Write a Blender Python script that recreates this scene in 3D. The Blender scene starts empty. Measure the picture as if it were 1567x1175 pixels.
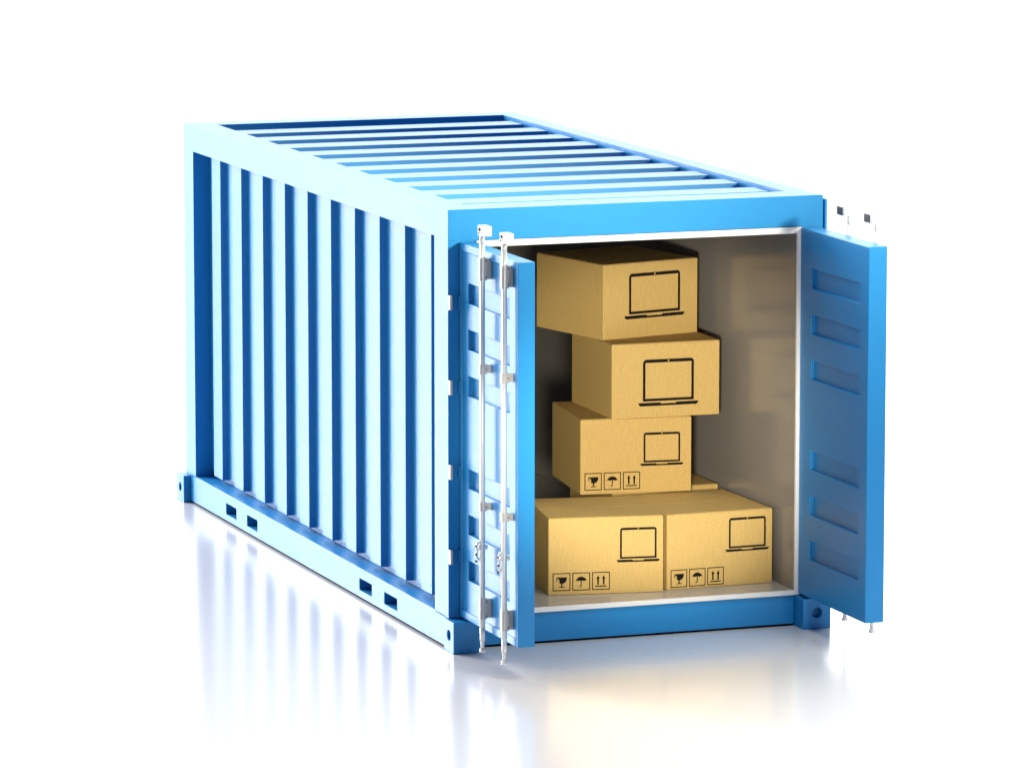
import bpy, bmesh, math, random
from mathutils import Vector, Matrix
random.seed(4)
S = bpy.context.scene
COL = S.collection
# ------------------------------------------------------------------ camera
cam = bpy.data.objects.new('camera', bpy.data.cameras.new('camera'))
COL.objects.link(cam); S.camera = cam
cam.location = (-9.8915, -28.7326, 6.1335)
cam.rotation_euler = (1.42280653, -0.000116753, -0.343986212)
cam.data.lens = 7938.17 / 1567 * 36
cam.data.sensor_width = 36
cam.data.clip_start = 0.5; cam.data.clip_end = 2000
# ------------------------------------------------------------------ studio world
W = bpy.data.worlds.new('World'); S.world = W; W.use_nodes = True
nt = W.node_tree; nt.nodes.clear()
def N(t, k, **kw):
    n = t.nodes.new(k)
    for a, b in kw.items(): setattr(n, a, b)
    return n
tc = N(nt, 'ShaderNodeTexCoord'); sx = N(nt, 'ShaderNodeSeparateXYZ')
nt.links.new(tc.outputs['Generated'], sx.inputs[0])
def mrange(t, src, a, b, c=0., d=1.):
    m = N(t, 'ShaderNodeMapRange', interpolation_type='SMOOTHSTEP')
    t.links.new(src, m.inputs[0])
    for i, v in enumerate((a, b, c, d)): m.inputs[i + 1].default_value = v
    return m.outputs[0]
def mixc(t, f, a, b):
    m = N(t, 'ShaderNodeMix', data_type='RGBA')
    t.links.new(f, m.inputs[0])
    for i, v in ((6, a), (7, b)):
        if isinstance(v, tuple): m.inputs[i].default_value = (*v, 1)
        else: t.links.new(v, m.inputs[i])
    return m.outputs[2]
FRONT_TOP = (0.06, 0.10, 0.17); FRONT_LOW = (0.07, 0.06, 0.17); REAR = (3.2, 3.1, 3.0); LEFT = (3.4, 3.1, 3.0)
fz = mrange(nt, sx.outputs[2], 0.0, 0.8)
front = mixc(nt, fz, FRONT_LOW, FRONT_TOP)
left = mrange(nt, sx.outputs[0], 0.05, -0.45)
rear = mixc(nt, left, REAR, LEFT)
fy = mrange(nt, sx.outputs[1], 0.0, 0.35)
full = mixc(nt, fy, front, rear)
bg = N(nt, 'ShaderNodeBackground'); wo = N(nt, 'ShaderNodeOutputWorld')
nt.links.new(full, bg.inputs[0]); nt.links.new(bg.outputs[0], wo.inputs[0])
bg.inputs[1].default_value = 1.0
# ------------------------------------------------------------------ lamps
def area(name, loc, target, size, power, col, spread=180, sy=None):
    d = bpy.data.lights.new(name, 'AREA'); d.size = size; d.energy = power; d.color = col
    if sy: d.shape = 'RECTANGLE'; d.size_y = sy
    d.spread = math.radians(spread)
    o = bpy.data.objects.new(name, d); COL.objects.link(o); o.location = loc
    o.rotation_euler = (Vector(target) - Vector(loc)).to_track_quat('-Z', 'Y').to_euler()
    return o
def spot(name, loc, target, r, power, col, ang, blend):
    d = bpy.data.lights.new(name, 'SPOT'); d.shadow_soft_size = r; d.energy = power; d.color = col
    d.spot_size = math.radians(ang); d.spot_blend = blend
    o = bpy.data.objects.new(name, d); COL.objects.link(o); o.location = loc
    o.rotation_euler = (Vector(target) - Vector(loc)).to_track_quat('-Z', 'Y').to_euler()
    return o
area('left_softbox', (-13, 24, 9.5), (0, 3, 1.3), 9, 12800, (1, 0.94, 0.92), sy=17)
area('floor_softbox', (2.6, -5.5, 9.0), (2.6, -3.5, 0), 4, 225, (1, 1, 0.95), spread=55)
spot('interior_spot', (-1.55, -6.9, 1.95), (1.42, 0.4, 1.22), 0.3, 3800, (1, 0.91, 0.72), 16.6, 0.35)
spot('header_spot', (8.0, -9, 6.8), (0.9, 0, 3.45), 1.6, 36000, (1, 0.99, 0.76), 17, 1.0)
# ------------------------------------------------------------------ render
S.render.engine = 'CYCLES'
S.view_settings.view_transform = 'Standard'; S.view_settings.look = 'None'
S.view_settings.gamma = 1; S.view_settings.exposure = 0; S.view_settings.use_curve_mapping = False
S.cycles.max_bounces = 8

# ------------------------------------------------------------------ materials
def pmat(name, col, rough=.4, metal=0., ior=1.5, coat=0., crough=.1, bump=None, var=None, spec=None):
    m = bpy.data.materials.new(name); m.use_nodes = True; t = m.node_tree
    b = t.nodes['Principled BSDF']
    b.inputs['Base Color'].default_value = (*col, 1); b.inputs['Roughness'].default_value = rough
    b.inputs['Metallic'].default_value = metal; b.inputs['IOR'].default_value = ior
    b.inputs['Coat Weight'].default_value = coat; b.inputs['Coat Roughness'].default_value = crough
    if spec is not None: b.inputs['Specular IOR Level'].default_value = spec
    tc = N(t, 'ShaderNodeTexCoord')
    if var:
        n = N(t, 'ShaderNodeTexNoise'); n.inputs['Scale'].default_value = var[0]; n.inputs['Detail'].default_value = 3
        t.links.new(tc.outputs['Object'], n.inputs['Vector'])
        a = tuple(c * (1 - var[1]) for c in col); c2 = tuple(min(1, c * (1 + var[1])) for c in col)
        t.links.new(mixc(t, n.outputs[0], a, c2), b.inputs['Base Color'])
    if bump:
        n = N(t, 'ShaderNodeTexNoise'); n.inputs['Scale'].default_value = bump[0]; n.inputs['Detail'].default_value = 2
        t.links.new(tc.outputs['Object'], n.inputs['Vector'])
        bp = N(t, 'ShaderNodeBump'); bp.inputs['Strength'].default_value = bump[1]; bp.inputs['Distance'].default_value = bump[2]
        t.links.new(n.outputs[0], bp.inputs['Height']); t.links.new(bp.outputs[0], b.inputs['Normal'])
    return m
BLUE = pmat('blue_paint', (0.008, 0.195, 0.47), rough=.38, ior=1.45, spec=.42, bump=(260, .12, .002), var=(90, .06))
STEEL = pmat('galvanised_steel', (0.66, 0.67, 0.67), rough=.4, metal=.3)
BRACKET = pmat('grey_bracket_metal', (0.52, 0.48, 0.43), rough=.4, metal=.2)
GAP = pmat('gap_shade_black', (0.006, 0.006, 0.008), rough=1, spec=0.0)  # black that imitates the shadow gap beneath the rails
BOLT = pmat('dark_bolt', (0.02, 0.018, 0.016), rough=.4)
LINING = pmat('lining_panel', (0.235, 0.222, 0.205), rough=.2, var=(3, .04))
LFLOOR = pmat('lining_floor', (0.36, 0.345, 0.32), rough=.09, var=(3, .04))
RIM = pmat('lining_rim', (0.68, 0.67, 0.66), rough=.3)
INK = pmat('black_print', (0.009, 0.007, 0.006), rough=.8, spec=.1)
DARK = pmat('pocket_steel', (0.10, 0.03, 0.13), rough=.6)
# cardboard
CARD = bpy.data.materials.new('cardboard'); CARD.use_nodes = True
t = CARD.node_tree; b = t.nodes['Principled BSDF']; b.inputs['Roughness'].default_value = .75
b.inputs['Specular IOR Level'].default_value = .25
tc = N(t, 'ShaderNodeTexCoord')
mp = N(t, 'ShaderNodeMapping'); mp.inputs['Scale'].default_value = (120, 120, 9.0)
t.links.new(tc.outputs['Object'], mp.inputs[0])
n1 = N(t, 'ShaderNodeTexNoise'); n1.inputs['Scale'].default_value = 1.3; n1.inputs['Detail'].default_value = 3
t.links.new(mp.outputs[0], n1.inputs['Vector'])
n2 = N(t, 'ShaderNodeTexNoise'); n2.inputs['Scale'].default_value = 130; n2.inputs['Detail'].default_value = 3
t.links.new(tc.outputs['Object'], n2.inputs['Vector'])
c1 = mixc(t, mrange(t, n1.outputs[0], .3, .7), (0.44, 0.295, 0.095), (0.56, 0.385, 0.14))
c2 = mixc(t, mrange(t, n2.outputs[0], .25, .8), (0.40, 0.265, 0.08), (0.61, 0.42, 0.155))
mx = N(t, 'ShaderNodeMix', data_type='RGBA'); mx.inputs[0].default_value = .62
t.links.new(c1, mx.inputs[6]); t.links.new(c2, mx.inputs[7]); t.links.new(mx.outputs[2], b.inputs['Base Color'])
bp = N(t, 'ShaderNodeBump'); bp.inputs['Strength'].default_value = .2; bp.inputs['Distance'].default_value = .002
t.links.new(n1.outputs[0], bp.inputs['Height']); t.links.new(bp.outputs[0], b.inputs['Normal'])
# floor: white diffuse under a soft polished layer
FLOOR = bpy.data.materials.new('polished_white_floor'); FLOOR.use_nodes = True
t = FLOOR.node_tree; t.nodes.clear()
df = N(t, 'ShaderNodeBsdfDiffuse'); df.inputs[0].default_value = (0.64, 0.64, 0.64, 1)
gl = N(t, 'ShaderNodeBsdfGlossy'); gl.inputs[0].default_value = (1, 1, 1, 1); gl.inputs['Roughness'].default_value = .18
ms = N(t, 'ShaderNodeMixShader'); ms.inputs[0].default_value = .47
o = N(t, 'ShaderNodeOutputMaterial')
t.links.new(df.outputs[0], ms.inputs[1]); t.links.new(gl.outputs[0], ms.inputs[2]); t.links.new(ms.outputs[0], o.inputs[0])

# ------------------------------------------------------------------ helpers
def link(name, bm, mat, parent=None, bevel=0., smooth=False, seg=2):
    me = bpy.data.meshes.new(name)
    bmesh.ops.recalc_face_normals(bm, faces=bm.faces)
    bm.to_mesh(me); bm.free()
    for m in (mat if isinstance(mat, list) else [mat]): me.materials.append(m)
    if smooth:
        for p in me.polygons: p.use_smooth = True
    ob = bpy.data.objects.new(name, me); COL.objects.link(ob)
    if parent: ob.parent = parent
    if bevel:
        bv = ob.modifiers.new('bevel', 'BEVEL'); bv.width = bevel; bv.segments = seg; bv.limit_method = 'ANGLE'
        bv.angle_limit = math.radians(40); bv.harden_normals = True
        for p in me.polygons: p.use_smooth = True
    return ob
def add_box(bm, x0, x1, y0, y1, z0, z1):
    v = [bm.verts.new((x, y, z)) for x in (x0, x1) for y in (y0, y1) for z in (z0, z1)]
    for f in ((0,1,3,2),(4,6,7,5),(0,4,5,1),(2,3,7,6),(0,2,6,4),(1,5,7,3)): bm.faces.new([v[i] for i in f])
def box(name, mat, parent, *b, bevel=.004):
    bm = bmesh.new(); add_box(bm, *b); return link(name, bm, mat, parent, bevel)
def grid(xs, ys, zs, solid):
    """boundary surface of a blocky solid on an uneven grid"""
    bm = bmesh.new(); V = {}
    def v(i, j, k):
        if (i, j, k) not in V: V[(i, j, k)] = bm.verts.new((xs[i], ys[j], zs[k]))
        return V[(i, j, k)]
    nx, ny, nz = len(xs) - 1, len(ys) - 1, len(zs) - 1
    def s(i, j, k):
        if not (0 <= i < nx and 0 <= j < ny and 0 <= k < nz): return False
        return solid((xs[i] + xs[i+1]) / 2, (ys[j] + ys[j+1]) / 2, (zs[k] + zs[k+1]) / 2)
    for i in range(nx):
        for j in range(ny):
            for k in range(nz):
                if not s(i, j, k): continue
                if not s(i-1, j, k): bm.faces.new([v(i,j,k), v(i,j,k+1), v(i,j+1,k+1), v(i,j+1,k)])
                if not s(i+1, j, k): bm.faces.new([v(i+1,j,k), v(i+1,j+1,k), v(i+1,j+1,k+1), v(i+1,j,k+1)])
                if not s(i, j-1, k): bm.faces.new([v(i,j,k), v(i+1,j,k), v(i+1,j,k+1), v(i,j,k+1)])
                if not s(i, j+1, k): bm.faces.new([v(i,j+1,k), v(i,j+1,k+1), v(i+1,j+1,k+1), v(i+1,j+1,k)])
                if not s(i, j, k-1): bm.faces.new([v(i,j,k), v(i,j+1,k), v(i+1,j+1,k), v(i+1,j,k)])
                if not s(i, j, k+1): bm.faces.new([v(i,j,k+1), v(i+1,j,k+1), v(i+1,j+1,k+1), v(i,j+1,k+1)])
    bmesh.ops.dissolve_limit(bm, angle_limit=math.radians(1), verts=bm.verts, edges=bm.edges)
    return bm
def prism(bm, pts, axis, a, b):
    """extrude a closed 2D outline along x or z"""
    def P(p, w): return (w, p[0], p[1]) if axis == 'x' else ((p[0], p[1], w) if axis == 'z' else (p[0], w, p[1]))
    A = [bm.verts.new(P(p, a)) for p in pts]; B = [bm.verts.new(P(p, b)) for p in pts]
    n = len(pts)
    bm.faces.new(A); bm.faces.new(B[::-1])
    for i in range(n): bm.faces.new([A[i], A[(i+1) % n], B[(i+1) % n], B[i]])
def cyl(bm, p0, p1, r, r2=None, n=20):
    p0, p1 = Vector(p0), Vector(p1); d = p1 - p0
    M = Matrix.Translation((p0 + p1) / 2) @ d.to_track_quat('Z', 'Y').to_matrix().to_4x4()
    bmesh.ops.create_cone(bm, cap_ends=True, segments=n, radius1=r, radius2=r if r2 is None else r2, depth=d.length, matrix=M)
def tag(o, label=None, cat=None, group=None, kind=None):
    if label: o['label'] = label
    if cat: o['category'] = cat
    if group: o['group'] = group
    if kind: o['kind'] = kind
def boolean(ob, bm_cut):
    me = bpy.data.meshes.new('cut'); bmesh.ops.recalc_face_normals(bm_cut, faces=bm_cut.faces)
    bm_cut.to_mesh(me); bm_cut.free()
    c = bpy.data.objects.new('cut', me); COL.objects.link(c)
    m = ob.modifiers.new('b', 'BOOLEAN'); m.operation = 'DIFFERENCE'; m.object = c; m.solver = 'EXACT'
    bpy.context.view_layer.update()
    new = bpy.data.meshes.new_from_object(ob.evaluated_get(bpy.context.evaluated_depsgraph_get()))
    ob.modifiers.clear(); ob.data = new
    bpy.data.objects.remove(c)

# ------------------------------------------------------------------ ground
bm = bmesh.new(); add_box(bm, -300, 300, -300, 300, -.2, 0)
g = link('ground', bm, FLOOR); tag(g, 'glossy white studio floor under the container', 'floor', kind='structure')

# ------------------------------------------------------------------ container
H, L, WD = 2.639, 5.602, 2.4
root = bpy.data.objects.new('shipping_container', None); COL.objects.link(root)
tag(root, 'bright blue steel shipping container with both end doors swung wide open', 'shipping container')
# posts
box('corner_post', BLUE, root, 0, .17, 0, .25, .19, 2.452, bevel=.0015)
box('corner_post', BLUE, root, 2.266, WD, 0, .25, .19, 2.452, bevel=.0015)
box('corner_post', BLUE, root, 0, .17, 5.37, L, .19, 2.452, bevel=.0015)
box('corner_post', BLUE, root, 2.23, WD, 5.37, L, .19, 2.452, bevel=.0015)
box('post_flange', BLUE, root, 2.424, 2.442, .03, .12, .19, 2.61)
box('post_flange', BLUE, root, 2.40, 2.424, .06, .12, .19, 2.61)
# headers and rails
bm = bmesh.new(); add_box(bm, 0, WD, 0, .25, 2.452, H)
link('door_header', bm, BLUE, root, .0015)
box('post_cap', BLUE, root, .001, .062, -.003, .002, 2.455, 2.612, bevel=.001)
box('rear_header', BLUE, root, 0, WD, 5.37, L, 2.452, H, bevel=.0015)
box('top_rail', BLUE, root, 0, .18, .25, 5.37, 2.46, H, bevel=.0015)
box('top_rail', BLUE, root, 2.26, WD, .25, 5.37, 2.46, H, bevel=.0015)
# bottom side rails with fork pockets
PK = [(4.398, 4.64), (3.912, 4.15), (1.468, 1.716), (.970, 1.22)]
ys = sorted([.04, 5.5] + [v for p in PK for v in p])
for x0, x1, out in ((0, .147, -1), (2.253, WD, 1)):
    xs = [x0, (x0 + x1) / 2 + .03 * -out, x1]
    bm = grid(sorted(xs), ys, [.014, .058, .134, .2],
              lambda x, y, z: not (.058 < z < .134 and any(a < y < b for a, b in PK)))
    link('bottom_rail', bm, BLUE, root, .003)
for a, b in PK:
    for x in (.149, 2.249):
        box('fork_pocket', DARK, root, x, x + .004, a - .02, b + .02, .04, .15, bevel=0)
box('door_sill', BLUE, root, .172, 2.232, 0, .2, .014, .19)
box('rear_sill', BLUE, root, .16, 2.24, 5.4, L, .014, .19)
# corrugated side panels
def ribs(y0=.506, pitch=.4935, w=.205, n=10): return [(y0 + k * pitch, y0 + k * pitch + w) for k in range(n)]
def side_panel(sign):
    f = (lambda x: x) if sign < 0 else (lambda x: WD - x)
    bm = bmesh.new()
    pts = [(.125, .252), (.112, .252)]
    for a, b_ in ribs():
        pts += [(.112, a - .008), (.068, a), (.068, b_), (.112, b_ + .03)]
    pts += [(.112, 5.368), (.125, 5.368)]
    pts = [(f(x), y) for x, y in pts]
    prism(bm, pts, 'z', .238, 2.459)
    add_box(bm, *sorted((f(.128), f(.135))), .252, 5.368, .202, 2.459)
    return link('corrugated_side_panel', bm, BLUE, root, .005)
side_panel(-1); side_panel(1)
# roof panel
bm = bmesh.new()
pts = [(.255, 2.5635), (.255, 2.566)]
for a, b_ in ribs(.45, .493, .25): pts += [(a - .006, 2.566), (a, 2.619), (b_, 2.619), (b_ + .03, 2.566)]
pts += [(5.365, 2.566), (5.365, 2.5635)]
prism(bm, pts, 'x', .183, 2.235)
add_box(bm, .181, 2.259, .252, 5.368, 2.555, 2.562)
link('corrugated_roof_panel', bm, BLUE, root, .005)
# rear wall
bm = bmesh.new(); add_box(bm, .171, 2.229, 5.47, 5.52, .19, 2.452); link('rear_panel', bm, BLUE, root, .004)
# corner castings with round holes
def casting(x0, x1, y0, y1, sx_, sy_):
    bm = bmesh.new(); add_box(bm, x0, x1, y0, y1, 0, .189)
    ob = link('corner_casting', bm, [BLUE, DARK], root)
    cx, cy = (x0 + x1) / 2, (y0 + y1) / 2
    yf = y0 if sy_ < 0 else y1; xf = x0 if sx_ < 0 else x1
    if x0 > 1:
        c = bmesh.new(); cyl(c, (cx, yf + sy_ * .02, .1), (cx, yf - sy_ * .05, .1), .032, n=32); boolean(ob, c)
    c = bmesh.new(); cyl(c, (xf + sx_ * .02, cy, .1), (xf - sx_ * .05, cy, .1), .032, n=32); boolean(ob, c)
    bv = ob.modifiers.new('bevel', 'BEVEL'); bv.width = .004; bv.segments = 2; bv.limit_method = 'ANGLE'
    return ob
casting(-.016, .17, -.139, .038, -1, -1)
casting(2.234, 2.416, -.139, .038, 1, -1)
casting(-.05, .158, 5.502, 5.68, -1, 1)
casting(2.242, 2.45, 5.502, 5.68, 1, 1)
# interior lining (open box) with its bright rim
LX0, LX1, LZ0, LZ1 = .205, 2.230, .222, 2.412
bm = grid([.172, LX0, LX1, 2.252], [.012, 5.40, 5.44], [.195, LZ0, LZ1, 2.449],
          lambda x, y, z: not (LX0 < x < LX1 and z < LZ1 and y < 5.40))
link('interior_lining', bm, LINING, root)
box('floor_panel', LFLOOR, root, LX0 + .001, LX1 - .001, .012, 5.398, .195, LZ0, bevel=0)
bm = grid([.172, LX0, LX1, 2.262], [-.014, .010], [.192, LZ0, LZ1, 2.450],
          lambda x, y, z: not (LX0 < x < LX1 and LZ0 < z < LZ1))
link('door_frame_rim', bm, RIM, root, .004)

bm = bmesh.new()  # added black slab, painted stand-in for the shadow line under rails and sill
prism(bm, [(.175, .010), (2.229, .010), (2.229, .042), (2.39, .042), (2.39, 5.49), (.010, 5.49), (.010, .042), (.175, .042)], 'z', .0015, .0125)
link('gap_shade_slab', bm, GAP, root)
# ------------------------------------------------------------------ doors
RZ = [(2.096, 2.215), (1.822, 1.940), (1.547, 1.664), (.994, 1.108), (.716, .834), (.440, .558)]
def door(x_out, x_in, left):
    s = 1 if x_in > x_out else -1
    y0, y1 = -1.034, -.006
    xi = x_out + s * .012
    rec_o = x_out + s * .044; rec_i = x_in - s * .022
    ym = -1.034
    ys = [y0, -.985, -.855, -.131, -.035, y1] if left else [y0, -.985, -.915, -.182, -.035, y1]
    yr = (ys[2], ys[3])
    zs = sorted([.202, .25, 2.40, 2.446] + [v for r in RZ for v in r])
    xs = sorted([x_out, xi, rec_o, rec_i, x_in])
    lo, hi = min(x_out, xi), max(x_out, xi)
    def solid(x, y, z):
        inr = yr[0] < y < yr[1] and any(a < z < b for a, b in RZ)
        d_out = abs(x - x_out); d_in = abs(x - x_in)
        if inr and (d_out < .044 or d_in < .022): return False
        if lo < x < hi and -.985 < y < -.035 and .25 < z < 2.40: return False
        return True
    d = link('door', grid(xs, ys, zs, solid), BLUE, root, .006, seg=3)
    d['label'] = ('left door leaf swung open, its outer face with two locking bars showing' if left else
                  'right door leaf swung open, its inner face with six recesses showing')
    # hinges
    for z in (2.09, 1.583, 1.076, .565):
        bm = bmesh.new()
        if left: add_box(bm, .0, .016, -.036, -.001, z - .043, z + .043)
        else: add_box(bm, 2.384, 2.40, -.036, -.001, z - .043, z + .043)
        link('hinge', bm, BRACKET, d, .002)
        bm = bmesh.new()
        a, b_ = (.058, .069) if left else (2.371, 2.382)
        add_box(bm, a, b_, -.03, -.008, z - .04, z + .04)
        link('hinge_knuckle', bm, BLUE, d, .002)
    # locking bars
    rx = x_out - s * .042
    for y in ((-.535, -.915) if left else (-.36, -.765)):
        bm = bmesh.new(); cyl(bm, (rx, y, .235), (rx, y, 2.50), .0165, n=24)
        cyl(bm, (rx, y, .10), (rx, y, .235), .011); cyl(bm, (rx, y, .155), (rx, y, .235), .0155)
        cyl(bm, (rx, y, .088), (rx, y, .108), .018)
        cyl(bm, (rx, y, 2.50), (rx, y, 2.56), .0165 if left else .009)
        bar = link('locking_bar', bm, STEEL, d, 0)
        for p in bar.data.polygons: p.use_smooth = len(p.vertices) == 4
        bm = bmesh.new()
        hx = (rx - s * .02, rx + s * .036)
        xa, xb = min(hx), max(hx)
        prism(bm, [(xa, y + .022), (xa, y - .028), (xa + .012, y - .07), (xb, y - .07), (xb, y + .022)] if left else
                  [(xa, y + .09), (xb, y + .09), (xb, y - .018), (xa, y - .018)], 'z', 2.548, 2.606)
        link('locking_cam', bm, STEEL, d, .003)
        bm = bmesh.new()
        if left:
            cyl(bm, (xa - .008, y - .012, 2.585), (xa + .004, y - .012, 2.585), .011)
            cyl(bm, (xa - .006, y - .002, 2.562), (xa + .004, y - .002, 2.562), .006)
        else:
            add_box(bm, xa - .004, xa, y + .01, y + .088, 2.553, 2.601)  # no bolt: dark sheet painting this cam's side face as shaded
        link('cam_bolt_side_shade', bm, BOLT, d, 0)
        for z0, z1 in ((2.285, 2.42), (1.735, 1.795), (.925, .98), (.285, .41)):
            bm = bmesh.new()
            a, b_ = sorted((rx - s * .019, rx + s * .024))
            tall = z1 - z0 > .1
            add_box(bm, a, b_, y - .016, y + .018, z0, z1)
            a, b_ = sorted((rx + s * .024, x_out + s * .0125))
            add_box(bm, a, b_, y - .008, y + .012, z0 + .006, z1 - .006)
            zc = [z0 + .02, z1 - .02] if tall else [(z0 + z1) / 2]
            br = link('bar_bracket', bm, BRACKET, d, .003)
            for z in zc:
                bm = bmesh.new(); cyl(bm, (rx + s * .02, y - .020, z), (rx + s * .02, y - .015, z), .004, n=10)
                link('bracket_bolt', bm, BOLT, d, 0)
        if left:
            # bar handle: hub, curved lever and catch
            z = .70
            bm = bmesh.new()
            path = [(-.004, .0, .035), (-.026, .004, .045), (-.034, .006, .018), (-.028, .01, -.012), (-.036, .012, -.038), (-.02, .01, -.062), (0, .006, -.085)]
            for p, q in zip(path[:-1], path[1:]):
                cyl(bm, (rx + p[0], y + p[1], z + p[2]), (rx + q[0], y + q[1], z + q[2]), .0065, n=10)
            cyl(bm, (rx - .024, y, z + .012), (rx + .03, y, z + .012), .014, n=16)
            link('bar_handle', bm, STEEL, d, 0)
            for zz in (.02, -.03, -.07):
                bm = bmesh.new(); cyl(bm, (rx - .045, y + .004, z + zz), (rx - .030, y + .004, z + zz), .006, n=10)
                link('handle_bolt', bm, BOLT, d, 0)
    return d
door(.068, .172, True)
door(2.372, 2.252, False)

# ------------------------------------------------------------------ cardboard boxes
BW = .712
def flat(bm, pts, y0=-.0012):
    A = [bm.verts.new((p[0], y0, p[1])) for p in pts]; B = [bm.verts.new((p[0], .0002, p[1])) for p in pts]
    n = len(pts); bm.faces.new(A); bm.faces.new(B[::-1])
    for i in range(n): bm.faces.new([A[i], A[(i+1) % n], B[(i+1) % n], B[i]])
def ring(bm, outer, inner, y0=-.0012):
    n = len(outer)
    A = [bm.verts.new((p[0], y0, p[1])) for p in outer]; B = [bm.verts.new((p[0], y0, p[1])) for p in inner]
    for i in range(n): bm.faces.new([A[i], A[(i+1) % n], B[(i+1) % n], B[i]])
def rrect(x0, x1, z0, z1, rt, rb, n=5):
    P = []
    for cx, cz, a, r in ((x1 - rt, z1 - rt, 0, rt), (x0 + rt, z1 - rt, 90, rt), (x0 + rb, z0 + rb, 180, rb), (x1 - rb, z0 + rb, 270, rb)):
        for k in range(n + 1):
            t_ = math.radians(a + 90 * k / n); P.append((cx + r * math.cos(t_), cz + r * math.sin(t_)))
    return P
def laptop(parent, x0, x1, z0, z1, th):
    """open laptop pictogram: screen x0..x1, z0..z1 (outside), base under it"""
    bm = bmesh.new()
    ring(bm, rrect(x0, x1, z0, z1, th * 1.4, .001), rrect(x0 + th, x1 - th, z0 + th * 1.0, z1 - th * 1.25, .001, .001))
    e = (x1 - x0) * .085; w = x1 - x0; bz = z0 - th * .55
    m = (x0 + x1) / 2; k = w * .16; h = th * 1.25
    flat(bm, [(x0 - e, bz), (m - k, bz), (m - k * .9, bz - h * .35), (m + k * .9, bz - h * .35), (m + k, bz), (x1 + e, bz),
              (x1 + e, bz - h * .45), (x1 + e * .6, bz - h), (x0 - e * .6, bz - h), (x0 - e, bz - h * .45)])
    o = link('laptop_print', bm, INK, parent)
    bm = bmesh.new()
    P = [(m + th * .3 * math.cos(a / 12 * 6.2832), z1 - th * .6 + th * .3 * math.sin(a / 12 * 6.2832)) for a in range(12)]
    flat(bm, P, -.0022)
    bmesh.ops.translate(bm, verts=bm.verts, vec=(0, 0, 0))
    link('webcam_dot', bm, CARD, o)
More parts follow.
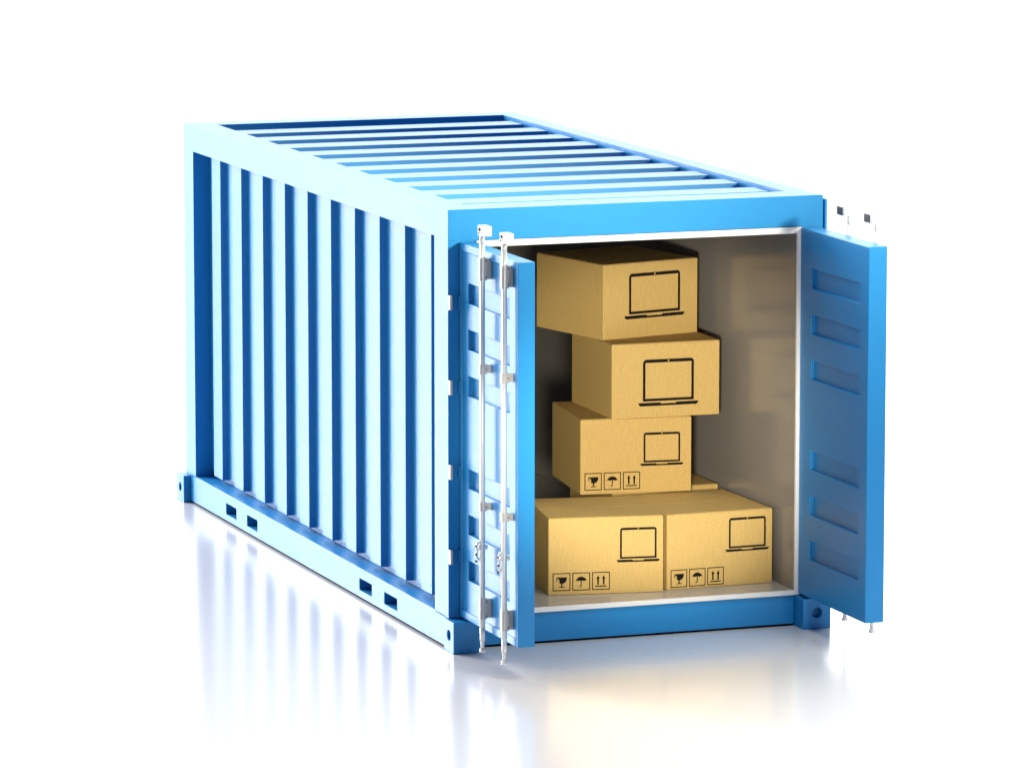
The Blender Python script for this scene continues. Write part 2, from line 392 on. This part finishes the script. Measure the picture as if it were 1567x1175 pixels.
def symbols(parent, x, z, s, gap):
    for k in range(3):
        a = x + k * (s + gap); bm = bmesh.new(); f = .0055
        ring(bm, [(a + s, z + s), (a, z + s), (a, z), (a + s, z)], [(a + s - f, z + s - f), (a + f, z + s - f), (a + f, z + f), (a + s - f, z + f)])
        def q(u, v): return (a + u * s, z + v * s)
        if k == 0:
            pts = [q(.24, .76), q(.80, .76)] + [q(.52 + .28 * math.cos(math.radians(d)), .70 + .30 * math.sin(math.radians(d))) for d in range(-8, -85, -15)]
            pts += [q(.55, .40), q(.55, .24), q(.66, .23), q(.68, .19), q(.34, .19), q(.36, .23), q(.48, .24), q(.48, .40)]
            pts += [q(.52 + .28 * math.cos(math.radians(d)), .70 + .30 * math.sin(math.radians(d))) for d in (-100, -118)]
            pts += [q(.37, .47), q(.41, .60), q(.34, .58), q(.37, .68), q(.29, .66)]
            flat(bm, pts)
            flat(bm, [q(.20, .76), q(.225, .76), q(.27, .58), q(.25, .53), q(.215, .62)])
            lab = 'black wine glass symbol in a square'
        elif k == 1:
            pts = [q(.5 + .30 * math.cos(math.radians(d)), .52 + .24 * math.sin(math.radians(d))) for d in range(0, 181, 12)]
            pts += [q(.28, .555), q(.36, .52), q(.43, .555), q(.5, .53), q(.57, .555), q(.64, .52), q(.72, .555)]
            flat(bm, pts); flat(bm, [q(.475, .55), q(.525, .55), q(.525, .26), q(.475, .26)])
            flat(bm, [q(.485, .72), q(.515, .72), q(.51, .81), q(.49, .81)])
            P = [q(.455 + .07 * math.cos(math.radians(d)), .26 + .07 * math.sin(math.radians(d))) for d in range(0, -171, -17)]
            Q = [q(.455 + .025 * math.cos(math.radians(d)), .26 + .025 * math.sin(math.radians(d))) for d in range(0, -171, -17)]
            flat(bm, P + Q[::-1])
            lab = 'black umbrella symbol in a square'
        else:
            for c in (.34, .66):
                flat(bm, [q(c - .045, .28), q(c + .045, .28), q(c + .045, .62), q(c + .10, .62), q(c, .80), q(c - .10, .62), q(c - .045, .62)])
            flat(bm, [q(.18, .17), q(.82, .17), q(.82, .23), q(.18, .23)])
            lab = 'two black up arrows over a bar in a square'
        o = link('handling_symbol', bm, INK, parent); o['label'] = lab
def carton(x, y, z, ang, h, lap=None, sym=None, label='', group='brown laptop cartons inside the container', depth=.76, w=BW):
    bm = bmesh.new(); add_box(bm, 0, w, 0, depth, 0, h - .0015)
    ob = link('cardboard_box', bm, CARD, None, .0035)
    ob.location = (x, y, z); ob.rotation_euler = (0, 0, math.radians(ang))
    tag(ob, label, 'cardboard box', group)
    # top flaps meeting in a seam
    for a, b_ in ((.004, depth / 2 - .0015), (depth / 2 + .0015, depth - .004)):
        bm = bmesh.new(); add_box(bm, .004, w - .004, a, b_, h - .0015, h + .0025)
        link('top_flap', bm, CARD, ob, .0015)
    if lap: laptop(ob, *lap)
    if sym: symbols(ob, *sym)
    return ob
z0 = LZ0 + .001
hA = .470
carton(.755, .331, z0, -9.3, hA, (.443, .670, .211, .402, .0115), (.026, .025, .110, .012),
       'bottom left brown cardboard box on the container floor, laptop print and three handling symbols', depth=.72)
carton(1.493, .248, z0, 1.8, .462, (.413, .660, .231, .419, .0115), (.026, .012, .110, .012),
       'bottom right brown cardboard box on the container floor beside the right inner wall', w=.705)
carton(1.231, 1.056 - .0, z0 + hA + .004, -6.9, hA, (.405, .640, .189, .377, .0115), (.027, .025, .110, .013),
       'third brown cardboard box from the top, with handling symbols, resting on the floor boxes')
carton(1.413, .99, z0 + 2 * (hA + .004), -1.4, hA - .004, (.205, .542, .102, .364, .0165), None,
       'second brown cardboard box from the top, big laptop print, jutting right over the box below')
carton(1.422, 1.167, z0 + 3 * (hA + .004) - .004, 13.0, hA, (.193, .579, .149, .404, .0165), None,
       'topmost brown cardboard box of the stack, turned so its left side shows')
carton(2.194 - .712, 1.155, z0, 0, .472, None, None,
       'brown cardboard box mostly hidden behind the bottom right box, only its top corner showing')
